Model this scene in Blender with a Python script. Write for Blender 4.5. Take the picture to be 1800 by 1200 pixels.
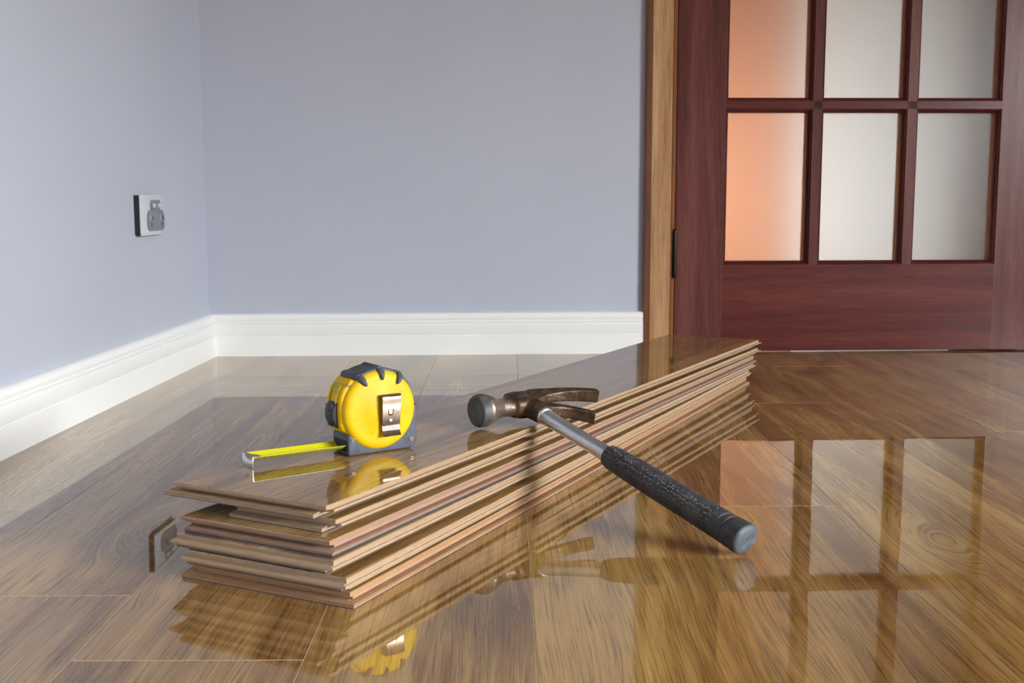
import bpy, bmesh, math, random
from mathutils import Vector, Matrix, noise as mnoise
random.seed(7)
S = bpy.context.scene
for o in list(bpy.data.objects): bpy.data.objects.remove(o)
COL = S.collection

# ---------------------------------------------------------------- camera
cam_d = bpy.data.cameras.new('camera'); cam = bpy.data.objects.new('camera', cam_d); COL.objects.link(cam)
cam_d.sensor_width = 36; cam_d.lens = 1989.15/1800*36; cam_d.clip_start = .02; cam_d.clip_end = 100
F = Vector((0.00474216, 0.99202125, -0.12598153)); R = Vector((0.99998512, -0.00504409, -0.00207773)); U = Vector((0.00269662, 0.1259698, 0.99203041))
m = Matrix((R, U, -F)).transposed().to_4x4(); m.translation = (0, 0, .325)
cam.matrix_world = m; S.camera = cam

# ---------------------------------------------------------------- world, lights, exposure
w = bpy.data.worlds.new('world'); S.world = w; w.use_nodes = True
w.node_tree.nodes['Background'].inputs[0].default_value = (.75, .85, 1, 1)
w.node_tree.nodes['Background'].inputs[1].default_value = .35
S.view_settings.view_transform = 'Standard'; S.view_settings.look = 'None'; S.view_settings.gamma = 1
S.view_settings.use_curve_mapping = False; S.view_settings.exposure = 0.0
def area(name, loc, aim, sx, sy, power, col, spread=math.pi):
    l = bpy.data.lights.new(name, 'AREA'); l.shape = 'RECTANGLE'; l.size = sx; l.size_y = sy; l.energy = power; l.color = col; l.spread = spread
    o = bpy.data.objects.new(name, l); COL.objects.link(o); o.location = loc
    o.rotation_euler = (Vector(aim)-Vector(loc)).to_track_quat('-Z', 'Y').to_euler(); return o
area('daylight_window', (5.0, -1.75, 2.0), (0, 1.4, .1), 3.0, 1.8, 2750, (.965, .985, 1.01))
area('hall_fill_low', (.12, 2.95, .42), (1.3, 3.6, .1), .5, .5, 8.5, (.94, .98, 1.0), 2.0)  # added lamp, hidden behind the wall, lights what the panes show
area('hall_fill_high', (.1, 3.0, 1.25), (.75, 3.55, 1.0), .35, .35, 4.5, (1.0, .9, .8))  # added unseen lamp, brightens the orange wall higher up

# ---------------------------------------------------------------- node helpers
def mat(name):
    m = bpy.data.materials.new(name); m.use_nodes = True; nt = m.node_tree
    return m, nt, nt.nodes['Principled BSDF']
def N(nt, t, **k):
    n = nt.nodes.new(t)
    for a, b in k.items():
        if a in n.inputs: n.inputs[a].default_value = b
        else: setattr(n, a, b)
    return n
def ramp(nt, fac, stops, interp='LINEAR'):
    r = nt.nodes.new('ShaderNodeValToRGB'); r.color_ramp.interpolation = interp; e = r.color_ramp.elements
    while len(e) < len(stops): e.new(.5)
    for i, (p, c) in enumerate(stops):
        e[i].position = p; e[i].color = (c[0], c[1], c[2], 1) if not isinstance(c, (int, float)) else (c, c, c, 1)
    nt.links.new(fac, r.inputs[0]); return r.outputs[0]
def mixc(nt, a, b, fac, mode='MIX'):
    n = nt.nodes.new('ShaderNodeMix'); n.data_type = 'RGBA'; n.blend_type = mode
    for s, v in ((n.inputs[0], fac), (n.inputs[6], a), (n.inputs[7], b)):
        if hasattr(v, 'links'): nt.links.new(v, s)
        elif isinstance(v, (int, float)): s.default_value = v
        else: s.default_value = (*v, 1)
    return n.outputs[2]
def mapping(nt, src, scale=(1, 1, 1), rot=(0, 0, 0), loc=(0, 0, 0)):
    n = nt.nodes.new('ShaderNodeMapping'); n.inputs['Scale'].default_value = scale; n.inputs['Rotation'].default_value = rot; n.inputs['Location'].default_value = loc
    nt.links.new(src, n.inputs[0]); return n.outputs[0]
def noise(nt, vec, scale, detail=4, rough=.55, dist=0.):
    n = N(nt, 'ShaderNodeTexNoise', Scale=scale, Detail=detail, Roughness=rough, Distortion=dist); nt.links.new(vec, n.inputs['Vector']); return n.outputs['Fac']
def bump(nt, bsdf, h, strength, dist):
    n = N(nt, 'ShaderNodeBump', Strength=strength, Distance=dist); nt.links.new(h, n.inputs['Height']); nt.links.new(n.outputs[0], bsdf.inputs['Normal'])
def srgb(r, g, b):
    f = lambda c: (c/255/12.92) if c/255 <= .04045 else ((c/255+.055)/1.055)**2.4
    return (f(r), f(g), f(b))
def plain(name, col, rough=.5, metal=0, **k):
    m, nt, b = mat(name); b.inputs['Base Color'].default_value = (*col, 1); b.inputs['Roughness'].default_value = rough; b.inputs['Metallic'].default_value = metal
    for a, v in k.items(): b.inputs[a.replace('_', ' ')].default_value = v
    return m

# laminate: UV.x runs along a board (metres), UV.y across; every board carries its own offset
def laminate_mat():
    m, nt, b = mat('laminate_wood'); L = nt.links
    uv = N(nt, 'ShaderNodeUVMap', uv_map='UVMap').outputs[0]
    # slow warp of the grain
    wn = N(nt, 'ShaderNodeTexNoise', Scale=1.0, Detail=2, Roughness=.5); L.new(mapping(nt, uv, (2.0, 6.5, 1)), wn.inputs['Vector'])
    sub = N(nt, 'ShaderNodeVectorMath', operation='SUBTRACT'); L.new(wn.outputs['Color'], sub.inputs[0]); sub.inputs[1].default_value = (.5, .5, .5)
    mul = N(nt, 'ShaderNodeVectorMath', operation='MULTIPLY'); L.new(sub.outputs[0], mul.inputs[0]); mul.inputs[1].default_value = (.04, .045, 0)
    add = N(nt, 'ShaderNodeVectorMath', operation='ADD'); L.new(uv, add.inputs[0]); L.new(mul.outputs[0], add.inputs[1])
    # knots pull the grain round them
    vo = N(nt, 'ShaderNodeTexVoronoi', Scale=1.0, feature='F1'); L.new(mapping(nt, uv, (2.3, 7.5, 1)), vo.inputs['Vector'])
    kn = ramp(nt, vo.outputs['Distance'], [(0, 1), (.10, .75), (.30, 0)])
    kmul = N(nt, 'ShaderNodeVectorMath', operation='SCALE'); kmul.inputs[0].default_value = (.0, .05, .0); L.new(kn, kmul.inputs['Scale'])
    add2 = N(nt, 'ShaderNodeVectorMath', operation='ADD'); L.new(add.outputs[0], add2.inputs[0]); L.new(kmul.outputs[0], add2.inputs[1])
    v = add2.outputs[0]
    broad = noise(nt, mapping(nt, v, (1.5, 13, 1)), 1.0, 4, .62, .9)
    mid = noise(nt, mapping(nt, v, (2.2, 60, 1)), 1.0, 4, .6, .4)
    fine = noise(nt, mapping(nt, v, (7, 430, 1)), 1.0, 3, .6)
    pore = noise(nt, mapping(nt, v, (16, 800, 1)), 1.0, 2, .5)
    base = ramp(nt, broad, [(.28, srgb(84, 58, 34)), (.42, srgb(128, 98, 58)), (.54, srgb(164, 136, 90)), (.75, srgb(184, 160, 116))])
    c = mixc(nt, base, ramp(nt, mid, [(.3, srgb(88, 62, 34)), (.5, srgb(146, 118, 74)), (.7, srgb(178, 154, 108))]), .38)
    # dark heart streaks
    heart = noise(nt, mapping(nt, v, (1.1, 7.0, 1), loc=(3, 5, 0)), 1.0, 3, .55, 1.2)
    c = mixc(nt, c, srgb(84, 60, 40), ramp(nt, heart, [(.54, 0), (.66, .50), (.8, .62)]))
    c = mixc(nt, c, ramp(nt, fine, [(.34, .52), (.50, .98), (.70, 1.06)]), .8, 'MULTIPLY')
    c = mixc(nt, c, ramp(nt, pore, [(.34, .35), (.46, 1.0)]), .6, 'MULTIPLY')
    c = mixc(nt, c, srgb(60, 34, 16), ramp(nt, vo.outputs['Distance'], [(0, .85), (.035, .7), (.09, 0)]))
    # each board its own tint
    sep = N(nt, 'ShaderNodeAttribute', attribute_name='tint'); tn = sep.outputs['Fac']
    c = mixc(nt, c, ramp(nt, tn, [(0, srgb(224, 212, 196)), (.5, (1, 1, 1)), (1, srgb(255, 252, 226))]), .8, 'MULTIPLY')
    c = mixc(nt, c, (1.24, 1.16, 1.04), 1.0, 'MULTIPLY')
    L.new(c, b.inputs['Base Color'])
    b.inputs['Roughness'].default_value = .5; b.inputs['Specular IOR Level'].default_value = .0
    b.inputs['Coat Weight'].default_value = 1.0; b.inputs['Coat Roughness'].default_value = .012; b.inputs['Coat IOR'].default_value = 2.1
    wob = noise(nt, mapping(nt, uv, (7, 10, 1)), 1.0, 1, .4)
    n = N(nt, 'ShaderNodeBump', Strength=.05, Distance=.004); L.new(wob, n.inputs['Height']); L.new(n.outputs[0], b.inputs['Coat Normal'])
    return m
M_LAM = laminate_mat()
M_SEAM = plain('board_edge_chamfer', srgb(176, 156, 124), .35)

def wood_mat(name, cols, axis='Z', rough=.35, coat=.4, streak=1.0, sc=1.0, spec=.5):
    m, nt, b = mat(name); L = nt.links
    co = N(nt, 'ShaderNodeTexCoord').outputs['Object']
    k = {'Z': (1, 1, .06), 'X': (.06, 1, 1)}[axis]
    s = lambda q: tuple(q*sc*x for x in k)
    a = noise(nt, mapping(nt, co, s(22)), 1.0, 4, .6, .8); f = noise(nt, mapping(nt, co, s(190)), 1.0, 3, .65); g = noise(nt, mapping(nt, co, s(520)), 1.0, 2, .5)
    c = ramp(nt, a, [(.3, cols[0]), (.5, cols[1]), (.7, cols[2])])
    c = mixc(nt, c, ramp(nt, f, [(.3, .62), (.55, 1.0), (.7, 1.1)]), .7*streak, 'MULTIPLY')
    c = mixc(nt, c, ramp(nt, g, [(.32, .5), (.45, 1.0)]), .45*streak, 'MULTIPLY')
    L.new(c, b.inputs['Base Color']); b.inputs['Roughness'].default_value = rough; b.inputs['Coat Weight'].default_value = coat; b.inputs['Coat Roughness'].default_value = .25; b.inputs['Specular IOR Level'].default_value = spec
    bump(nt, b, f, .12, .0006); return m
MAH = [srgb(72, 30, 28), srgb(92, 40, 36), srgb(108, 54, 48)]
M_DOORV = wood_mat('mahogany_upright_sheen', [srgb(76, 42, 40), srgb(98, 54, 50), srgb(116, 70, 64)], 'Z', .3, 0, spec=.25); M_DOORH = wood_mat('mahogany_rail', MAH, 'X', .3, 0, spec=.25)  # uprights greyer than the rails: window sheen put into the colour
M_CASE = wood_mat('casing_wood', [srgb(160, 116, 74), srgb(184, 142, 100), srgb(198, 160, 122)], 'Z', .3, .5)
M_CASED = wood_mat('casing_wood_edge', [srgb(112, 62, 24), srgb(136, 80, 34), srgb(150, 92, 42)], 'Z', .35, .3)

def wall_mat(name, col, sc=60):
    m, nt, b = mat(name); co = N(nt, 'ShaderNodeTexCoord').outputs['Object']
    c = mixc(nt, col, tuple(x*.965 for x in col), ramp(nt, noise(nt, co, 3.5, 3), [(.35, 0), (.65, 1)])); nt.links.new(c, b.inputs['Base Color'])
    b.inputs['Roughness'].default_value = .72; b.inputs['Specular IOR Level'].default_value = .3
    bump(nt, b, noise(nt, co, sc*4, 3), .05, .001); return m
M_WALL = wall_mat('blue_grey_paint', srgb(182, 188, 202)); M_WHITE = wall_mat('white_gloss_paint', srgb(238, 241, 240))
M_WHITE.node_tree.nodes['Principled BSDF'].inputs['Roughness'].default_value = .35
M_CEIL = wall_mat('ceiling_paint', srgb(225, 225, 222))
M_ORANGE = wall_mat('orange_paint', srgb(198, 134, 98)); M_HALL = wall_mat('hall_white_paint', srgb(232, 230, 226)); M_DARKH = wall_mat('hall_brown_paint', srgb(80, 52, 42))

def core_mat(name, light, band, dark):
    m, nt, b = mat(name); L = nt.links; co = N(nt, 'ShaderNodeTexCoord').outputs['Object']
    st = noise(nt, mapping(nt, co, (1.2, 1.2, 520)), 1.0, 3, .6, .2); gr = noise(nt, mapping(nt, co, (60, 60, 900)), 1.0, 3, .7)
    c = ramp(nt, st, [(.32, dark), (.48, band), (.62, light)])
    c = mixc(nt, c, ramp(nt, gr, [(.3, .72), (.6, 1.05)]), .7, 'MULTIPLY')
    L.new(c, b.inputs['Base Color']); b.inputs['Roughness'].default_value = .75; bump(nt, b, gr, .35, .0004); return m
M_CORE = [core_mat('fibre_core_pale', srgb(174, 151, 125), srgb(161, 136, 108), srgb(130, 102, 78)),
          core_mat('fibre_core_pink', srgb(164, 134, 114), srgb(150, 118, 98), srgb(122, 90, 70)),
          core_mat('fibre_core_orange', srgb(174, 140, 108), srgb(160, 122, 88), srgb(128, 92, 62))]
M_BACK = plain('backing_film', srgb(58, 66, 78), .3)

def hammer_mat():
    m, nt, b = mat('rusty_forged_steel'); L = nt.links; co = N(nt, 'ShaderNodeTexCoord').outputs['Object']
    a = noise(nt, co, 70, 5, .65, .4); g = noise(nt, co, 420, 3, .7)
    sp = N(nt, 'ShaderNodeSeparateXYZ'); L.new(co, sp.inputs[0])
    neck = ramp(nt, sp.outputs['X'], [(0, 1), (.49, 1), (.51, 1)])
    mr = N(nt, 'ShaderNodeMapRange'); L.new(sp.outputs['X'], mr.inputs[0]); mr.inputs[1].default_value = -.058; mr.inputs[2].default_value = -.012
    polish = ramp(nt, mr.outputs[0], [(0, .9), (.35, .75), (.8, .0)])
    thr = N(nt, 'ShaderNodeMath', operation='MULTIPLY'); L.new(polish, thr.inputs[0]); L.new(ramp(nt, a, [(.38, .35), (.6, 1)]), thr.inputs[1])
    rust = ramp(nt, a, [(.3, srgb(50, 40, 34)), (.46, srgb(84, 66, 52)), (.60, srgb(112, 92, 76)), (.75, srgb(146, 130, 114))])
    c = mixc(nt, rust, srgb(200, 190, 176), thr.outputs[0]); L.new(c, b.inputs['Base Color'])
    rr = mixc(nt, ramp(nt, a, [(.35, .55), (.65, .38)]), (.2, .2, .2), thr.outputs[0]); L.new(rr, b.inputs['Roughness'])
    b.inputs['Metallic'].default_value = .85; bump(nt, b, g, .6, .0008); return m
M_HEAD = hammer_mat()
def scuffed(name, c0, c1, rough, metal, sc, bs=.1, **k):
    m, nt, b = mat(name); co = N(nt, 'ShaderNodeTexCoord').outputs['Object']; a = noise(nt, co, sc, 5, .65, .3)
    nt.links.new(ramp(nt, a, [(.35, c0), (.62, c1)]), b.inputs['Base Color']); b.inputs['Roughness'].default_value = rough; b.inputs['Metallic'].default_value = metal
    bump(nt, b, noise(nt, co, sc*6, 3), bs, .0005)
    for q, v in k.items(): b.inputs[q.replace('_', ' ')].default_value = v
    return m
M_FACE = scuffed('worn_striking_face', srgb(58, 60, 60), srgb(86, 88, 86), .55, .1, 90)
M_SHAFT = scuffed('brushed_steel_tube', srgb(200, 208, 218), srgb(216, 222, 228), .30, .95, 60, .03)
M_CHROME = scuffed('chrome', srgb(206, 208, 210), srgb(230, 230, 228), .34, 1, 120, .05)
M_CLIP = scuffed('clip_steel', srgb(92, 80, 68), srgb(112, 100, 88), .28, .85, 70, .04)
M_SCREW = scuffed('screw_brass', srgb(110, 96, 78), srgb(140, 124, 100), .4, .5, 200)
M_YEL = scuffed('yellow_plastic', srgb(222, 184, 0), srgb(216, 172, 4), .5, 0, 45, .03, Specular_IOR_Level=.3)
def yellow():
    nt = M_YEL.node_tree; b = nt.nodes['Principled BSDF']; co = N(nt, 'ShaderNodeTexCoord').outputs['Object']
    d = noise(nt, co, 160, 5, .7, .5); src = b.inputs['Base Color'].links[0].from_socket
    nt.links.new(mixc(nt, src, srgb(150, 110, 20), ramp(nt, d, [(.60, 0), (.72, .7)])), b.inputs['Base Color'])
yellow()
M_RUB = scuffed('grey_rubber', srgb(62, 68, 80), srgb(80, 86, 98), .6, 0, 60, .15)
M_BLACKP = scuffed('black_plastic', srgb(28, 29, 33), srgb(42, 43, 48), .5, 0, 120, .2)
M_SLOT = plain('dark_recess', srgb(22, 22, 24), .7)
M_TAPEIN = plain('tape_seen_in_window', srgb(170, 170, 20), .4)
def grip_mat():
    m, nt, b = mat('black_rubber_grip'); L = nt.links; co = N(nt, 'ShaderNodeTexCoord').outputs['Object']
    vo = N(nt, 'ShaderNodeTexVoronoi', Scale=320.0, Randomness=.5); L.new(co, vo.inputs['Vector'])
    dots = ramp(nt, vo.outputs['Distance'], [(.18, 1), (.42, 0)])
    sp = N(nt, 'ShaderNodeSeparateXYZ'); L.new(co, sp.inputs[0])
    mz = N(nt, 'ShaderNodeMapRange'); L.new(sp.outputs['Z'], mz.inputs[0]); mz.inputs[1].default_value = -.001; mz.inputs[2].default_value = -.006
    my = N(nt, 'ShaderNodeMapRange'); L.new(sp.outputs['Y'], my.inputs[0]); my.inputs[1].default_value = .302; my.inputs[2].default_value = .296
    mul = N(nt, 'ShaderNodeMath', operation='MULTIPLY'); L.new(mz.outputs[0], mul.inputs[0]); L.new(my.outputs[0], mul.inputs[1])
    mul2 = N(nt, 'ShaderNodeMath', operation='MULTIPLY'); L.new(mul.outputs[0], mul2.inputs[0]); L.new(dots, mul2.inputs[1])
    a = noise(nt, co, 60, 5, .7)
    c = ramp(nt, a, [(.35, srgb(34, 36, 40)), (.65, srgb(62, 64, 68))])
    c = mixc(nt, c, srgb(122, 122, 124), mul2.outputs[0]); L.new(c, b.inputs['Base Color'])
    b.inputs['Roughness'].default_value = .58; bump(nt, b, mul2.outputs[0], .6, .0008); return m
M_GRIP = grip_mat()
M_BUTT = scuffed('scuffed_grip_end', srgb(56, 64, 70), srgb(88, 97, 104), .6, 0, 90, .25)
def blade_mat():
    m, nt, b = mat('yellow_tape_blade'); L = nt.links; co = N(nt, 'ShaderNodeTexCoord').outputs['Object']
    sp = N(nt, 'ShaderNodeSeparateXYZ'); L.new(co, sp.inputs[0])
    def tick(period, width, t0):
        f = N(nt, 'ShaderNodeMath', operation='PINGPONG'); L.new(sp.outputs['X'], f.inputs[0]); f.inputs[1].default_value = period/2
        l = N(nt, 'ShaderNodeMath', operation='LESS_THAN'); L.new(f.outputs[0], l.inputs[0]); l.inputs[1].default_value = width/2
        g = N(nt, 'ShaderNodeMath', operation='LESS_THAN'); L.new(sp.outputs['Y'], g.inputs[0]); g.inputs[1].default_value = t0
        h = N(nt, 'ShaderNodeMath', operation='MULTIPLY'); L.new(l.outputs[0], h.inputs[0]); L.new(g.outputs[0], h.inputs[1]); return h.outputs[0]
    a = N(nt, 'ShaderNodeMath', operation='MAXIMUM'); L.new(tick(.00159, .00045, .0088), a.inputs[0]); L.new(tick(.0064, .0006, .0135), a.inputs[1])
    c = mixc(nt, srgb(206, 204, 12), srgb(52, 50, 10), a.outputs[0]); L.new(c, b.inputs['Base Color']); b.inputs['Roughness'].default_value = .3; b.inputs['Coat Weight'].default_value = .5
    return m
M_BLADE = blade_mat()
M_PLATE = plain('outlet_white', srgb(198, 207, 211), .3); M_GREYP = plain('outlet_grey', srgb(122, 128, 138), .35); M_BLOCK = plain('outlet_block', srgb(30, 34, 42), .5)
M_HINGE = scuffed('dark_bronze', srgb(34, 26, 24), srgb(52, 42, 38), .4, .7, 80)
M_BRASS = plain('brass_strip', srgb(190, 120, 40), .3, .6)
def glass():
    m, nt, b = mat('frosted_glass'); b.inputs['Base Color'].default_value = (.97, .98, .98, 1); b.inputs['Roughness'].default_value = .33
    b.inputs['Transmission Weight'].default_value = 1.0; b.inputs['IOR'].default_value = 1.35; return m
M_GLASS = glass()

# ---------------------------------------------------------------- mesh helpers
class MB:
    def __init__(s): s.v = []; s.f = []; s.uv = None; s.sm = []
    def add(s, vs, fs, smooth=False):
        o = len(s.v); s.v += [tuple(v) for v in vs]; s.f += [tuple(i+o for i in f) for f in fs]; s.sm += [smooth]*len(fs); return s
    def box(s, a, b):
        (x0, y0, z0), (x1, y1, z1) = a, b
        return s.add([(x0, y0, z0), (x1, y0, z0), (x1, y1, z0), (x0, y1, z0), (x0, y0, z1), (x1, y0, z1), (x1, y1, z1), (x0, y1, z1)],
                     [(3, 2, 1, 0), (4, 5, 6, 7), (0, 1, 5, 4), (1, 2, 6, 5), (2, 3, 7, 6), (3, 0, 4, 7)])
    def loft(s, rings, smooth=True, caps=True, close=False):
        n = len(rings[0]); v = [p for r in rings for p in r]; f = []
        K = len(rings)
        for k in range(K if close else K-1):
            for i in range(n):
                a = k*n+i; b_ = k*n+(i+1) % n; k2 = (k+1) % K
                f.append((a, b_, k2*n+(i+1) % n, k2*n+i))
        s.add(v, f, smooth)
        if caps and not close:
            o = len(s.v)-len(v)
            s.f += [tuple(o+i for i in reversed(range(n))), tuple(o+(K-1)*n+i for i in range(n))]; s.sm += [False, False]
        return s
    def prism(s, poly, axis, a, b, smooth=False):
        # poly of (p,q); axis 'x','y','z' : extrude between a and b
        mk = {'x': lambda p, q, t: (t, p, q), 'y': lambda p, q, t: (p, t, q), 'z': lambda p, q, t: (p, q, t)}[axis]
        return s.loft([[mk(p, q, a) for p, q in poly], [mk(p, q, b) for p, q in poly]], smooth)
    def build(s, name, material, parent=None, bevel=0, seg=2, mw=None, fix=True, autosm=False):
        me = bpy.data.meshes.new(name); me.from_pydata(s.v, [], s.f); me.validate()
        for p, q in zip(me.polygons, s.sm): p.use_smooth = q
        bm = bmesh.new(); bm.from_mesh(me)
        if fix: bmesh.ops.recalc_face_normals(bm, faces=bm.faces)
        if bevel:
            es = [e for e in bm.edges if len(e.link_faces) == 2 and e.calc_face_angle(0) > .6]
            bmesh.ops.bevel(bm, geom=es, offset=bevel, segments=seg, affect='EDGES', profile=.5, clamp_overlap=True)
            for f in bm.faces: f.smooth = True
        bm.to_mesh(me); bm.free()
        if bevel or autosm: 
            me.update()
            try: me.set_sharp_from_angle(angle=math.radians(38))
            except Exception: pass
        me.materials.append(material)
        o = bpy.data.objects.new(name, me); COL.objects.link(o)
        if mw is not None: o.matrix_world = mw
        if parent is not None: o.parent = parent
        return o
def empty(name, mw=None, parent=None):
    o = bpy.data.objects.new(name, None); o.empty_display_size = .05; COL.objects.link(o)
    if mw is not None: o.matrix_world = mw
    if parent: o.parent = parent
    return o
def tag(o, label=None, cat=None, group=None, kind=None):
    if label: o['label'] = label
    if cat: o['category'] = cat
    if group: o['group'] = group
    if kind: o['kind'] = kind
    return o
def circle(r, n=32, r2=None): return [(r*math.cos(2*math.pi*i/n), (r2 or r)*math.sin(2*math.pi*i/n)) for i in range(n)]
def place(loc, rz=0): return Matrix.Translation(loc) @ Matrix.Rotation(rz, 4, 'Z')

# ================================================================ SETTING
A_, B_, C_, D_ = -0.677975, 0.0329651, 2.34484, 0.0332137       # left skirting line X=A+B*Y ; back skirting / door line Y=C+D*X
MBACK = place((0, C_, 0), math.atan(D_)); MLEFT = place((A_, 0, 0), -math.atan(B_))
H = 2.4; WT = .016          # skirting thickness
# floor: one board after another, 165 mm wide, 1215 mm long, tiny chamfers
def build_floor():
    W, LEN, CH = .165, 1.2151, .0005
    v = []; f = []; uvs = []; tints = []
    x0 = -.474374
    joints = {-1: 1.158, 0: .902, 1: .769, 2: .45, 3: 1.33, 4: 1.168, 5: 1.773, 6: .95, 7: 1.55}
    rnd = random.Random(11)
    fixed = {(4, 0): (3.3, .2, .6), }
    for k in range(-13, 24):
        xa = x0+k*W; xb = xa+W
        j = joints.get(k, rnd.uniform(.3, 1.5))
        i0 = -4 if True else 0
        for i in range(-4, 3):
            ya = j+i*LEN; yb = ya+LEN
            if ya > 3.95: continue
            yb = min(yb, 4.0)
            ou, ov = rnd.uniform(0, 40), rnd.uniform(0, 40); tn = rnd.random()
            o = len(v)
            c = CH
            v += [(xa, ya, -c), (xb, ya, -c), (xb, yb, -c), (xa, yb, -c), (xa+c, ya+c, 0), (xb-c, ya+c, 0), (xb-c, yb-c, 0), (xa+c, yb-c, 0)]
            fs = [(4, 5, 6, 7), (0, 1, 5, 4), (1, 2, 6, 5), (2, 3, 7, 6), (3, 0, 4, 7)]
            for q in fs:
                f.append(tuple(o+t for t in q))
                uvs.append([(v[o+t][1]+ou, v[o+t][0]-xa+ov) for t in q]); tints.append(tn)
    # slab below
    o = len(v); v += [(-2.7, -4, -.05), (3.5, -4, -.05), (3.5, 4, -.05), (-2.7, 4, -.05), (-2.7, -4, -CH), (3.5, -4, -CH), (3.5, 4, -CH), (-2.7, 4, -CH)]
    for q in [(3, 2, 1, 0), (0, 1, 5, 4), (1, 2, 6, 5), (2, 3, 7, 6), (3, 0, 4, 7)]: f.append(tuple(o+t for t in q)); uvs.append([(0, 0)]*4); tints.append(.5)
    me = bpy.data.meshes.new('floor'); me.from_pydata(v, [], f)
    ul = me.uv_layers.new(name='UVMap'); at = me.attributes.new('tint', 'FLOAT', 'FACE')
    for p in me.polygons:
        at.data[p.index].value = tints[p.index]
        for li, uvc in zip(p.loop_indices, uvs[p.index]): ul.data[li].uv = uvc
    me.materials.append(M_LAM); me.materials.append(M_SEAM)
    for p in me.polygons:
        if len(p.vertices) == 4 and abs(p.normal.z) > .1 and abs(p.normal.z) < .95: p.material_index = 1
    ob = bpy.data.objects.new('floor', me); COL.objects.link(ob)
    return tag(ob, kind='structure')
build_floor()
XL = -.60                                  # left end of the back wall in its own frame (past the corner)
XR = 3.3
DX0, DX1 = .351, 1.128                     # door leaf
b = MB(); b.box((XL-.2, WT, 0), (DX0-.012, WT+.10, H)); b.box((DX1+.012, WT, 0), (XR, WT+.10, H)); b.box((DX0-.012, WT, 2.06), (DX1+.012, WT+.10, H))
tag(b.build('wall_back', M_WALL, mw=MBACK), kind='structure')
b = MB().box((-WT-.12, -3.25, 0), (-WT, 2.55, H)); tag(b.build('wall_left', M_WALL, mw=MLEFT), kind='structure')
b = MB(); WX = 3.2; WY0, WY1, WZ0, WZ1 = -2.9, -.2, .05, 1.16  # unseen wall; its opening is sized to shape light on walls and floor
b.box((WX, -3.2, 0), (WX+.1, WY0, H)); b.box((WX, WY1, 0), (WX+.1, 2.46, H)); b.box((WX, WY0, 0), (WX+.1, WY1, WZ0)); b.box((WX, WY0, WZ1), (WX+.1, WY1, H))
tag(b.build('wall_right', M_WALL), kind='structure')
tag(MB().box((-.98, -3.3, 0), (3.3, -3.2, H)).build('wall_front', wall_mat('bounce_cut_brown', srgb(96, 84, 74))), kind='structure')  # unseen wall, coloured dark to cut bounce onto the board ends
tag(MB().box((-1.0, -3.3, H), (3.3, 3.9, H+.08)).build('ceiling', M_CEIL), kind='structure')
# hall behind the door
tag(MB().box((-.1, 3.55, 0), (.90, 3.63, H)).build('wall_hall_left', M_ORANGE), kind='structure')
tag(MB().box((.90, 3.55, 0), (1.40, 3.63, H)).build('wall_hall_back', M_HALL), kind='structure')
tag(MB().box((1.40, 3.50, 0), (2.3, 3.63, H)).build('wall_hall_recess', M_DARKH), kind='structure')
tag(MB().box((-.18, 2.47, 0), (-.1, 3.63, H)).build('wall_hall_side', M_ORANGE), kind='structure')
tag(MB().box((2.22, 2.55, 0), (2.3, 3.55, H)).build('wall_hall_right', M_DARKH), kind='structure')
# skirting boards
prof = [(0, 0), (0, .0405), (.0014, .0418), (.0006, .0432), (.0008, .0625), (.0032, .0645), (.0022, .0665), (.0016, .0692), (.0042, .0712), (.0030, .0732),
        (.0020, .0765), (.0024, .0815), (.0052, .0858), (.0095, .0878), (WT, .0880), (WT, 0)]
b = MB(); b.prism(prof, 'x', XL-.03, .2862)
tag(b.build('baseboard_back', M_WHITE, mw=MBACK, autosm=True), kind='structure')
b = MB(); b.prism([(-p, q) for p, q in prof], 'y', -3.2, 2.36)
tag(b.build('baseboard_left', M_WHITE, mw=MLEFT, autosm=True), kind='structure')

# ---------------------------------------------------------------- door and its casing
def casing(name, x0, x1, flip=False):
    e = tag(empty(name, MBACK), kind='structure')
    s = -1 if flip else 1
    X = lambda q: (x0+q) if not flip else (x1-q)
    wd = x1-x0
    b = MB(); b.prism([(X(0), WT), (X(0), .006), (X(.003), .001), (X(.012), -.0035), (X(.0125), WT)], 'z', 0, 2.12); b.build('outer_edge', M_CASED, e)
    b = MB(); b.prism([(X(.0125), WT), (X(.0125), -.0035), (X(.014), -.004), (X(wd-.012), -.004), (X(wd-.0105), -.003), (X(wd-.0105), WT)], 'z', 0, 2.12); b.build('board', M_CASE, e)
    b = MB(); b.prism([(X(wd-.0105), WT+.03), (X(wd-.0105), .0005), (X(wd-.009), -.0015), (X(wd-.0065), -.0015), (X(wd-.005), .0005), (X(wd-.0048), .0015), (X(wd-.0012), .0015), (X(wd-.0012), WT+.03)], 'z', 0, 2.12); b.build('bead', M_CASED, e)
    return e
casing('trim_1', .2862, DX0); casing('trim_2', DX1, DX1+.0648, True)
door = tag(empty('door_1', MBACK), 'dark reddish mahogany door with frosted glass panes', kind='structure')
ZB = .0035; TOP = 2.04; G0 = .020; G1 = .036
cols = [(.4589, .6243), (.658, .822), (.8565, 1.0198)]; rows = [(.1925+i*.3358, .4978+i*.3358) for i in range(5)]
def bar_profile(a, b, ea, eb):      # a..b across; moulded edge where ea / eb
    p = []
    if ea: p += [(a, G1), (a, .013), (a+.0022, .0085), (a+.0034, .0095), (a+.0048, .003), (a+.0062, .0035), (a+.0074, 0)]
    else: p += [(a, G1), (a, .0006), (a+.0006, 0)]
    if eb: p += [(b-.0074, 0), (b-.0062, .0035), (b-.0048, .003), (b-.0034, .0095), (b-.0022, .0085), (b, .013), (b, G1)]
    else: p += [(b-.0006, 0), (b, .0006), (b, G1)]
    return p
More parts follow.
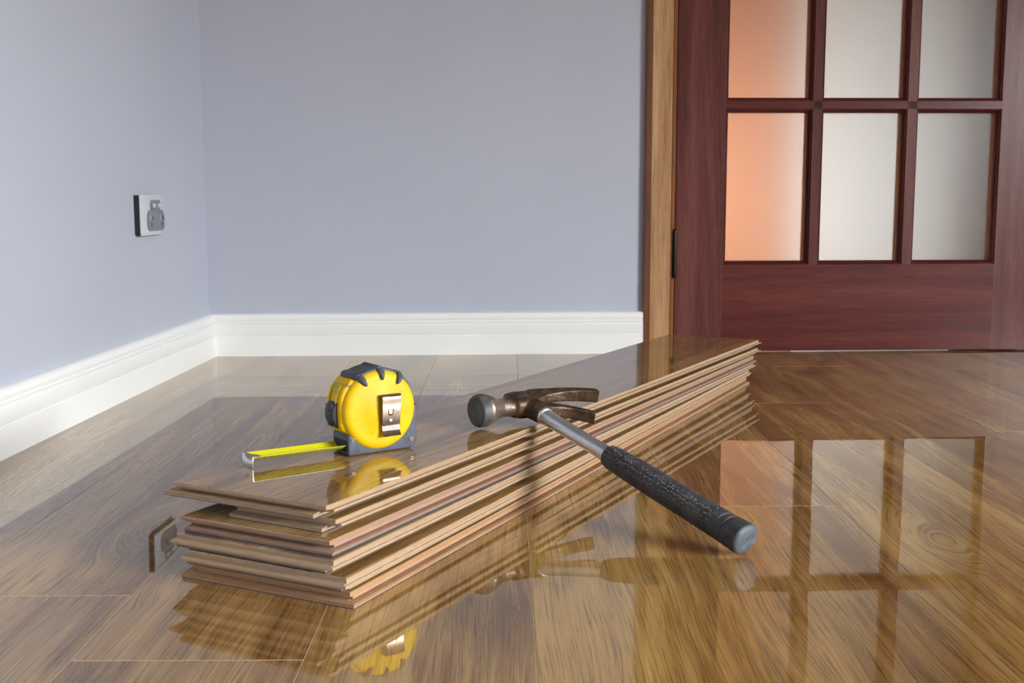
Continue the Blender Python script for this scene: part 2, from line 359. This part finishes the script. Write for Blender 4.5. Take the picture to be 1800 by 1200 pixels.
def vbar(name, a, b, ea, eb, z0, z1): MB().prism(bar_profile(a, b, ea, eb), 'z', z0, z1).build(name, M_DOORV, door)
def hbar(name, a, b, ea, eb, x0, x1): MB().prism([(p, q) for q, p in [(q_, p_) for p_, q_ in [(y, z) for z, y in bar_profile(a, b, ea, eb)]]], 'x', x0, x1).build(name, M_DOORH, door)
vbar('stile', DX0, cols[0][0], False, True, ZB, TOP); vbar('stile', cols[2][1], DX1, True, False, ZB, TOP)
hbar('bottom_rail', ZB, rows[0][0], False, True, cols[0][0]-.0076, cols[2][1]+.0076); hbar('top_rail', rows[4][1], TOP, True, False, cols[0][0]-.0076, cols[2][1]+.0076)
for c0, c1 in ((cols[0][1], cols[1][0]), (cols[1][1], cols[2][0])): vbar('muntin', c0, c1, True, True, rows[0][0]-.0076, rows[4][1]+.0076)
for i in range(4): hbar('muntin', rows[i][1], rows[i+1][0], True, True, cols[0][0]-.0076, cols[2][1]+.0076)
for (c0, c1) in cols:
    for (r0, r1) in rows:
        MB().box((c0-.004, G0, r0-.004), (c1+.004, G0+.005, r1+.004)).build('glass_pane', M_GLASS, door)
def barrel(cx, cy, z0, z1, r, n=20, rr=.3):
    rings = []
    for z, k in ((z0, .45), (z0+r*.35, .85), (z0+r*.8, 1), (z1-r*.8, 1), (z1-r*.35, .85), (z1, .45)):
        rings.append([(cx+x*k, cy+y*k, z) for x, y in circle(r, n)])
    return rings
h = MB().loft(barrel(DX0-.0008, -.0035, .1575, .2605, .0038)); h.build('hinge', M_HINGE, door)
h = MB().loft(barrel(DX0-.0008, -.0035, 1.60, 1.70, .0038)); h.build('hinge', M_HINGE, door)

# ================================================================ WALL SOCKET on the left wall
so = empty('wall_socket', MLEFT @ Matrix.Translation((-WT, 1.991, .2965)))
tag(so, 'white wall power point with grey double sockets on the left wall', 'power socket')
def rrect(w, h_, r, n=6, cx=0, cy=0):
    p = []
    for qx, qy, a0 in ((w/2-r, h_/2-r, 0), (-w/2+r, h_/2-r, 90), (-w/2+r, -h_/2+r, 180), (w/2-r, -h_/2+r, 270)):
        for i in range(n+1):
            a = math.radians(a0+90*i/n); p.append((cx+qx+r*math.cos(a), cy+qy+r*math.sin(a)))
    return p
MB().prism(rrect(.118, .068, .002), 'x', 0, .0095).build('mounting_block', M_BLOCK, so)
MB().prism(rrect(.120, .070, .003), 'x', .0095, .0125).build('cover_plate', M_PLATE, so, bevel=.0006)
MB().prism(rrect(.084, .036, .013, cx=.009, cy=-.0095), 'x', .0125, .0150).build('socket_face', M_GREYP, so, bevel=.0008)
sw = MB().prism(rrect(.046, .0175, .007, cx=.009, cy=.0172), 'x', .0125, .0152).build('switch_panel', M_GREYP, so, bevel=.0008)
for dx in (-.013, .013): MB().prism(rrect(.010, .007, .0025, cx=.009+dx, cy=.0165), 'x', .0152, .0170).build('rocker', M_PLATE, so)
for dx in (-.026, .027):
    for sgn in (-1, 1):
        t = MB(); t.prism([(.009+dx+sgn*.005-.0012, -.001), (.009+dx+sgn*.005+.0012, -.001), (.009+dx+sgn*.0075+.0012, -.009), (.009+dx+sgn*.0075-.0012, -.009)], 'x', .0150, .0153); t.build('pin_slot', M_SLOT if sgn > 0 else M_PLATE, so)
    MB().prism([(.009+dx-.0012, -.013), (.009+dx+.0012, -.013), (.009+dx+.0012, -.021), (.009+dx-.0012, -.021)], 'x', .0150, .0153).build('pin_slot', M_SLOT, so)

# ================================================================ STACK OF LAMINATE BOARDS
T = .0124
def plank(idx, nr, frr, width, right, left, near, far, core, tint, label):
    """nr / frr: near and far right corners of the top face. right, left, near, far: list of (depth below top, offset outwards)"""
    ztop = (6-idx)*T
    d = Vector((frr[0]-nr[0], frr[1]-nr[1])); Lg = d.length; ang = math.atan2(d.y, d.x)-math.pi/2
    e = empty('laminate_plank', place((nr[0], nr[1], ztop-T), ang)); tag(e, label, 'floor plank', 'laminate planks in the stack')
    # local: x right(+) from the right edge, y along; z 0..T
    FT = .0016 if idx == 2 else .0007  # thicker on the third board: dark line stands for film plus a reflection
    zs = sorted({0.0, FT, T-.0006, T} | {round(T-p[0], 6) for s_ in (right, left, near, far) for p in s_ if 0 < p[0] < T})
    def off(prof_, z, side):
        # step profile : sequence (depth_from, offset) constant until next, linear blends made by repeated depths
        dd = T-z; pts = prof_
        if dd <= pts[0][0]: return pts[0][1]
        for (a, oa), (b_, ob) in zip(pts, pts[1:]):
            if a <= dd <= b_:
                return ob if b_-a < 1e-6 else oa+(ob-oa)*(dd-a)/(b_-a)
        return pts[-1][1]
    def ring(z):
        r_, l_, n_, f_ = off(right, z, 0), off(left, z, 0), off(near, z, 0), off(far, z, 0)
        nseg = 60; pts = []
        x0, x1, y0, y1 = -width-l_, r_, -n_, Lg+f_
        for i in range(5): t = i/5; pts.append((x0+(x1-x0)*t, y0))
        for i in range(5): t = i/5; pts.append((x1, y0+(y1-y0)*t))
        for i in range(5): t = i/5; pts.append((x1+(x0-x1)*t, y1))
        for i in range(5): t = i/5; pts.append((x0, y1+(y0-y1)*t))
        return [(x, y, z) for x, y in pts]
    c = MB(); c.loft([ring(z) for z in zs if FT-1e-5 < z < T-.0005], smooth=False); co_ = c.build('fibre_core', M_CORE[core], e)
    rw = ring(T-.0006); ru = ring(T); k = .0004
    ru = [(min(max(x, -width-left[0][1]+k), right[0][1]-k), min(max(y, -near[0][1]+k), Lg+far[0][1]-k), z) for x, y, z in ru]
    w_ = MB().loft([rw, ru], smooth=False); wo = w_.build('wear_layer', M_LAM, e)
    me = wo.data; ul = me.uv_layers.new(name='UVMap'); at = me.attributes.new('tint', 'FLOAT', 'FACE'); ou, ov = 53.4+idx*7.3, 61.7+idx*3.1
    for p in me.polygons:
        at.data[p.index].value = tint
        for li in p.loop_indices:
            q = me.vertices[me.loops[li].vertex_index].co; ul.data[li].uv = (q.y+ou, q.x+ov)
    bk = MB().loft([ring(0), ring(FT)], smooth=False); bk.build('backing_film', M_BACK, e)
    return e
# edge profiles : (depth, outward offset)
def tongue(lip=.0042, out=.003, th=.0026, rec=.012, drop=0.):
    return [(0, 0), (lip, 0), (lip+.0004, out-.0004), (lip+.0008, out), (lip+th-.0006, out), (lip+th, out-.0006), (lip+th+.0008, -rec), (T, -rec)]
def groove(top=.0052, mid=.0078, out=.005, rec=.004):
    return [(0, 0), (top, 0), (top+.0005, -rec), (mid-.0005, -rec), (mid, out-.001), (mid+.0006, out), (T, out)]
def endgroove(out=.002, rec=.007): return [(0, 0), (.0036, 0), (.0046, -rec), (.0074, -rec), (.0084, -.001), (.0090, out), (T, out)]
def endtongue(): return [(0, 0), (.0042, 0), (.0048, .0035), (.0078, .0045), (.0084, -.001), (T, -.001)]
flat = [(0, 0), (T, 0)]
NUB = [(0, 0), (.0048, 0), (.0052, .009), (.0070, .009), (.0074, 0), (T, 0)]
plank(0, (-.1487, .9053), (.4464, 1.9876), .170, tongue(), groove(.0040, .0085, .010, .004), endgroove(), NUB, 0, .35, 'topmost glossy laminate plank of the stack, carrying the tape measure and hammer head')
plank(1, (-.1416, .9082), (.4431, 1.9773), .107, tongue(), [(0, 0), (.004, .001), (.0065, .003), (.0085, .006), (T, .005)], endgroove(.003, .004), NUB, 0, .7, 'narrow laminate plank directly under the topmost one, its left end set back')
plank(2, (-.1439, .8890), (.4337, 1.9681), .162, groove(.0070, .0084, .005, .002), tongue(.005, .001, .001, .008), endgroove(.003, .006), flat, 1, .5, 'third laminate plank from the top of the stack, with pinkish edge and dark film beneath')
plank(3, (-.1392, .8774), (.4328, 1.9639), .168, tongue(.0048, .002, .0030, .009), [(0, 0), (.003, -.002), (.006, .003), (.010, .003), (T, 0)], endtongue(), NUB, 0, .4, 'fourth laminate plank from the top of the stack, its short end a rounded tongue')
plank(4, (-.1281, .8708), (.4247, 1.9592), .166, tongue(.0052, .002, .0042, .006), [(0, 0), (.003, .001), (.006, .004), (T, .001)], endtongue(), NUB, 0, .3, 'fifth laminate plank from the top of the stack, jutting out over the bottom one')
plank(5, (-.1258, .8726), (.4213, 1.9637), .163, groove(.0070, .0086, .0055, .003), groove(.004, .007, .010, .002), endgroove(.003, .004), flat, 2, .6, 'bottom laminate plank of the stack, lying on the floor with an orange edge')

# ================================================================ TAPE MEASURE
TA = math.radians(34.2); ZT = 6*T
tm = empty('tape_measure', place((-.1545, 1.0816, ZT+.0002), TA)); tag(tm, 'yellow and grey tape measure with belt clip, blade pulled out, on the top plank', 'tape measure')
CX, CZ, RR = .0348, .0430, .0400
def arcpts(a0, a1, n, r): return [(CX+r*math.cos(math.radians(a0+(a1-a0)*i/n)), CZ+r*math.sin(math.radians(a0+(a1-a0)*i/n))) for i in range(n+1)]
# drum : lathe round the local y axis
pr = [(-.0046, .0005), (-.0046, .0150), (-.0040, .0160), (-.0040, .0310), (-.0036, .0345), (-.0024, .0372), (-.0002, .0390), (.0030, RR), (.030, RR), (.0335, .0392), (.0355, .037), (.0362, .032), (.0364, .0005)]
b = MB(); b.loft([[(CX+r*math.cos(2*math.pi*i/64), y, CZ+r*math.sin(2*math.pi*i/64)) for i in range(64)] for y, r in pr]); b.build('shell', M_YEL, tm, autosm=True)
# squarer yellow nose housing in front
b = MB(); nose = [(-.0035, .024), (-.0062, .030), (-.0068, .045), (-.0060, .056), (-.0025, .066), (.006, .0755), (.018, .074), (.018, .022), (.004, .0215)]
b.prism(nose, 'y', .003, .0335); b.build('front_housing', M_YEL, tm, bevel=.0025, seg=3)
# grey rubber base
base = [(.0, .0005), (.0, .0205), (.004, .0235), (.012, .0245), (.03, .02), (.058, .03), (.0765, .046), (.0765, .030), (.0762, .009), (.0748, .0040), (.0710, .0005)]
b = MB(); b.prism(base, 'y', -.0005, .0340); b.build('rubber_base', M_RUB, tm, bevel=.0016, seg=3)
# rubber grip band with three ribs that run down on to the face
outer = []; 
def rad(a):
    r = .0416
    for c_ in (122, 88, 55): r += .0022*math.exp(-((a-c_)/4.5)**2)
    if a < 34: r = .0416-(34-a)*.00006
    return r
ns = 90; angs = [0+(128-0)*i/ns for i in range(ns+1)]
po = [(CX+rad(a)*math.cos(math.radians(a)), CZ+rad(a)*math.sin(math.radians(a))) for a in angs]; pi_ = [(CX+.0375*math.cos(math.radians(a)), CZ+.0375*math.sin(math.radians(a))) for a in reversed(angs)]
b = MB()
def band(y, k): return [(CX+(x-CX)*k, y, CZ+(z-CZ)*k) for x, z in po]+[(x, y, z) for x, z in pi_]
b.loft([band(.0008, .985), band(.0022, 1), band(.0330, 1), band(.0348, .985)], smooth=True); g = b.build('rubber_grip', M_RUB, tm, autosm=True)
for c_ in (122, 88, 55):
    b = MB(); a = math.radians(c_); rings = []
    for q, (r, wd_, y) in enumerate(((.0428, .0036, .004), (.0412, .0040, -.0010), (.0375, .0036, -.0042), (.0335, .0026, -.0056), (.0305, .0010, -.0050))):
        cx, cz = CX+r*math.cos(a), CZ+r*math.sin(a); tx, tz = -math.sin(a), math.cos(a)
        rings.append([(cx+tx*wd_*u, y+v_*.0038+.002, cz+tz*wd_*u) for u, v_ in circle(1, 12)])
    b.loft(rings); b.build('grip_rib', M_RUB, tm)
# lock button
b = MB(); bt = []
for i in range(9):
    a = math.radians(163+(206-163)*i/8); rr_ = .0405+.0062*math.sin(math.pi*min(1, max(0, (i)/8)))**.6
    bt.append((CX+rr_*math.cos(a), CZ+rr_*math.sin(a)))
bt = [(p[0], p[1]-.0) for p in bt]+[(CX-.030, CZ-.018), (CX-.028, CZ+.016)]
b.prism(bt, 'y', .0090, .0275); lb = b.build('lock_button', M_BLACKP, tm, bevel=.0012)
for i in range(5):
    a = math.radians(172+i*6.2); r0 = .0462
    b = MB(); cx, cz = CX+r0*math.cos(a), CZ+r0*math.sin(a)
    b.loft([[(cx+.0008*x, y, cz+.0008*z) for x, z in circle(1, 8)] for y in (.0115, .025)]); b.build('ridge', M_BLACKP, lb)
# window with the rolled blade behind
b = MB(); wq = [(CX+r*math.cos(math.radians(a)), CZ+r*math.sin(math.radians(a))) for a, r in ((130, .0403), (147, .0403), (147, .036), (130, .036))]
def quad_on(a0, a1, r, y0, y1, d=.0006):
    p = [(CX+r*math.cos(math.radians(a)), CZ+r*math.sin(math.radians(a))) for a in (a0, (a0+a1)/2, a1)]
    q = [(CX+(r-d)*math.cos(math.radians(a)), CZ+(r-d)*math.sin(math.radians(a))) for a in (a1, (a0+a1)/2, a0)]
    return MB().prism(p+q, 'y', y0, y1)
win = MB().prism([(-.0068, .0500), (-.0072, .0500), (-.0030, .0665), (-.0010, .0690), (-.0002, .0685), (-.0030, .0600)], 'y', .011, .0255).build('window', M_TAPEIN, tm)
for (a, b_) in (((-.0078, .0105, .0495), (-.0064, .0120, .0520)),): pass
fr = MB()
pw = [(-.0072, .0500), (-.0066, .0570), (-.0030, .0665), (-.0008, .0692)]
for y0, y1 in ((.0095, .0115), (.0250, .0270)):
    fr.prism([(x-.0009, z) for x, z in pw]+[(x+.002, z) for x, z in reversed(pw)], 'y', y0, y1)
fr.prism([(-.0022, .0668), (-.0002, .0700), (.002, .0700), (.002, .0668)], 'y', .0095, .027); fr.build('window_frame', M_YEL, win)
# screws
def screw(x, z, y, r, name='screw'):
    b = MB(); b.loft([[(x+r*k*c, y_, z+r*k*s_) for c, s_ in circle(1, 16)] for y_, k in ((y+.001, 1), (y-.0004, 1), (y-.0008, .8))]); sc = b.build(name, M_SCREW, tm)
    c = MB(); c.box((x-r*.6, y-.0010, z-r*.14), (x+r*.6, y-.0006, z+r*.14)); c.box((x-r*.14, y-.0010, z-r*.6), (x+r*.14, y-.0006, z+r*.6)); c.build('cross_slot', M_SLOT, sc)
screw(.0048, .0165, -.0005, .0023); screw(.0700, .0095, -.0005, .0024); screw(.0035, .0690, .0040, .0026)
# belt clip
b = MB(); cp = [(-.0052, .0575), (-.0078, .0588), (-.0100, .0582), (-.0108, .0560), (-.0100, .0440), (-.0082, .0290), (-.0074, .0255), (-.0084, .0220), (-.0118, .0178)]
th_ = .0010
rings = []
for i, (y, z) in enumerate(cp):
    wd_ = .0112-(.0018*(i/(len(cp)-1)))
    a = cp[max(0, i-1)]; c = cp[min(len(cp)-1, i+1)]; t = Vector((c[0]-a[0], c[1]-a[1])).normalized(); n_ = Vector((-t.y, t.x))*th_/2
    xm = .0428
    rings.append([(xm-wd_, y+n_.x, z+n_.y), (xm+wd_, y+n_.x, z+n_.y), (xm+wd_, y-n_.x, z-n_.y), (xm-wd_, y-n_.x, z-n_.y)])
b.loft(rings, smooth=False); clip = b.build('belt_clip', M_CLIP, tm, bevel=.0003, seg=1)
b = MB(); b.loft([[(.0418+.0022*k*c, y, .0335+.0022*k*s_) for c, s_ in circle(1, 16)] for y, k in ((-.0085, 1), (-.0096, 1), (-.0104, .6))]); b.build('rivet', M_CHROME, clip)
b = MB(); b.loft([[(.0418+.0036*k*c, y, .0425+.0050*k*s_) for c, s_ in circle(1, 16)] for y, k in ((-.0094, 1), (-.0106, .85), (-.0104, .5))]); b.build('embossed_boss', M_CLIP, clip)
# nose slot + blade + hook
MB().box((-.0006, .004, .0045), (.002, .0315, .0150)).build('blade_slot', M_SLOT, tm)
b = MB(); rings = []; nL = 14; nw = 12; BW = .0250; y0 = .0035
for i in range(nL+1):
    q = i/nL; x = .004-(.0985)*q; h0 = .0052+.0012*q
    top = []; bot = []
    for j in range(nw+1):
        u = j/nw*2-1; y = y0+BW*j/nw; z = h0+.0056*(u*u)*(1-.10*q)
        top.append((x, y, z)); bot.append((x, y, z-.0002))
    rings.append(top+bot[::-1])
b.loft(rings, smooth=True); bl = b.build('blade', M_BLADE, tm, autosm=True)
b = MB(); hx = -.0945
rings = []
#                 dx      z centre  edge rise  width  wall
for (dx, zc, er, sc_, tk) in ((.0130, .0070, .0012, .55, .0005), (.0050, .0071, .0030, .80, .0005), (-.0006, .0070, .0052, 1.0, .0006), (-.0022, .0055, .0050, 1.04, .0009), (-.0024, .0025, .0036, 1.0, .0009), (-.0018, .0001, .0002, .90, .0009)):
    top = []; bot = []
    for j in range(nw+1):
        u = j/nw*2-1; y = y0+BW/2+u*BW/2*sc_; z = zc+er*u*u
        dn = dx < -.001
        top.append((hx+dx, y, z+.0001)); bot.append((hx+dx+(tk if dn else 0), y, z-(0 if dn else tk)))
    rings.append(top+bot[::-1])
b.loft(rings, smooth=True); hk = b.build('end_hook', M_CHROME, bl, autosm=True)
for u in (-.3, .3):
    b = MB(); b.loft([[(hx+.005+.0016*k*c, y0+BW/2+u*BW/2+.0016*k*s_, z) for c, s_ in circle(1, 12)] for z, k in ((.0068, 1), (.0082, .8), (.0085, .4))]); b.build('rivet', M_CHROME, hk)

# ================================================================ CLAW HAMMER
# local: x along the head (towards the claws), y along the handle (towards the butt), z out of that plane (up)
E0 = Vector((.0215, 1.2540, .0945)); BT = Vector((.2165, 0.9960, .0165))
ydir = (BT-E0).normalized(); xr = Vector((.845, .535, -.02)); xdir = (xr-ydir*xr.dot(ydir)).normalized(); zdir = xdir.cross(ydir)
mh = Matrix((xdir, ydir, zdir)).transposed().to_4x4(); mh.translation = E0
HL = (BT-E0).length
hm = empty('claw_hammer', mh); tag(hm, 'claw hammer with rusty head, steel shaft and black rubber grip, leaning on the planks', 'hammer')
def sect(x, cy, cz, ry, rz, n=24, p=2.0):
    out = []
    for i in range(n):
        a = 2*math.pi*i/n; c, s_ = math.cos(a), math.sin(a)
        out.append((x, cy+ry*math.copysign(abs(c)**(2/p), c), cz+rz*math.copysign(abs(s_)**(2/p), s_)))
    return out
b = MB()
# poll, neck, cheek
b.loft([sect(-.0680, 0, 0, .0130, .0130), sect(-.0670, 0, 0, .0162, .0162), sect(-.0640, 0, 0, .0178, .0178), sect(-.0550, 0, 0, .0176, .0176), sect(-.0500, 0, 0, .0158, .0158), sect(-.0440, 0, 0, .0130, .0130),
        sect(-.0370, 0, 0, .0108, .0108), sect(-.0290, 0, 0, .0104, .0104), sect(-.0235, -.0005, 0, .0122, .0112), sect(-.0200, -.002, 0, .0165, .0122, p=2.8), sect(-.0120, -.001, 0, .0172, .0130, p=3.2), sect(.0100, .001, 0, .0150, .0134, p=3.4), sect(.018, .001, 0, .0130, .0136, p=3)], smooth=True)
# socket towards the handle
def sy(y, rx, rz, cx=0, n=24, p=2.0):
    out = []
    for i in range(n):
        a = 2*math.pi*i/n; c, s_ = math.cos(a), math.sin(a); out.append((cx+rx*math.copysign(abs(c)**(2/p), c), y, rz*math.copysign(abs(s_)**(2/p), s_)))
    return out
b.loft([sy(-.013, .0125, .0105, p=3), sy(0, .0165, .0120, p=2.6), sy(.014, .0142, .0112, p=2.3), sy(.022, .0122, .0108), sy(.030, .0118, .0108), sy(.0335, .0108, .0100)], smooth=True)
# claws
def tine(sg):
    rings = []
    #        x      y centre  z centre  half thickness(y)  half width(z)
    for x, cy, cz, hy, hz in ((.008, .000, .0062, .0125, .0068), (.020, .000, .0068, .0105, .0068), (.032, .0020, .0082, .0080, .0060), (.045, .0070, .0098, .0066, .0066), (.058, .0145, .0112, .0056, .0070), (.070, .0235, .0126, .0046, .0074), (.0775, .0300, .0134, .0040, .0076)):
        rings.append([(x, cy+hy*sx_, sg*cz+hz*sz_) for sx_, sz_ in ((-.85, -1), (.85, -1), (1, -.8), (1, .8), (.85, 1), (-.85, 1), (-1, .8), (-1, -.8))])
    b.loft(rings, smooth=False)
tine(1); tine(-1)
hd = b.build('head', M_HEAD, hm)
rm = hd.modifiers.new('remesh', 'REMESH'); rm.mode = 'VOXEL'; rm.voxel_size = .00075; rm.use_smooth_shade = True
sm = hd.modifiers.new('smooth', 'SMOOTH'); sm.iterations = 3; sm.factor = .5
b = MB(); b.loft([sect(-.0694, 0, 0, .0135, .0135, 32), sect(-.0698, 0, 0, .0150, .0150, 32), sect(-.0688, 0, 0, .0168, .0168, 32), sect(-.0650, 0, 0, .0184, .0184, 32), sect(-.0590, 0, 0, .0184, .0184, 32)][::1], smooth=True)
b.build('striking_face', M_FACE, hm, autosm=True)
# steel shaft
GS = HL-.1905
b = MB(); b.loft([sy(y, rx, rz, n=32, p=2.2) for y, rx, rz in ((.020, .0082, .0080), (.034, .0086, .0084), (.06, .0082, .0082), (.10, .0080, .0080), (GS+.02, .0086, .0086))]); b.build('shaft', M_SHAFT, hm, autosm=True)
b = MB(); b.loft([sy(y, rx, rx, n=32) for y, rx in ((.0330, .0098), (.0345, .0106), (.0365, .0100), (.0375, .0090))]); b.build('collar_ring', M_CHROME, hm)
# rubber grip
gp = [(GS, .0088, .0088), (GS+.0015, .0118, .0112), (GS+.008, .0132, .0122), (GS+.035, .0142, .0130), (GS+.07, .0150, .0134), (GS+.10, .0150, .0134), (GS+.13, .0148, .0134), (GS+.15, .0150, .0138), (GS+.163, .0151, .0139),
      (GS+.1635, .0145, .0133), (GS+.1645, .0145, .0133), (GS+.165, .0152, .0140), (GS+.1705, .0153, .0141), (GS+.171, .0147, .0135), (GS+.172, .0147, .0135), (GS+.1725, .0154, .0142), (GS+.1865, .0160, .0150), (GS+.189, .0158, .0149)]
b = MB(); b.loft([sy(y, rx, rz, n=40, p=2.2) for y, rx, rz in gp]); b.build('grip', M_GRIP, hm, autosm=True)
b = MB(); b.loft([sy(GS+.1883, .0158, .0149, n=40, p=2.2), sy(GS+.1905, .0150, .0142, n=40, p=2.2), sy(GS+.1921, .0130, .0122, n=40, p=2.1), sy(GS+.1927, .009, .008, n=40)]); b.build('grip_end', M_BUTT, hm)
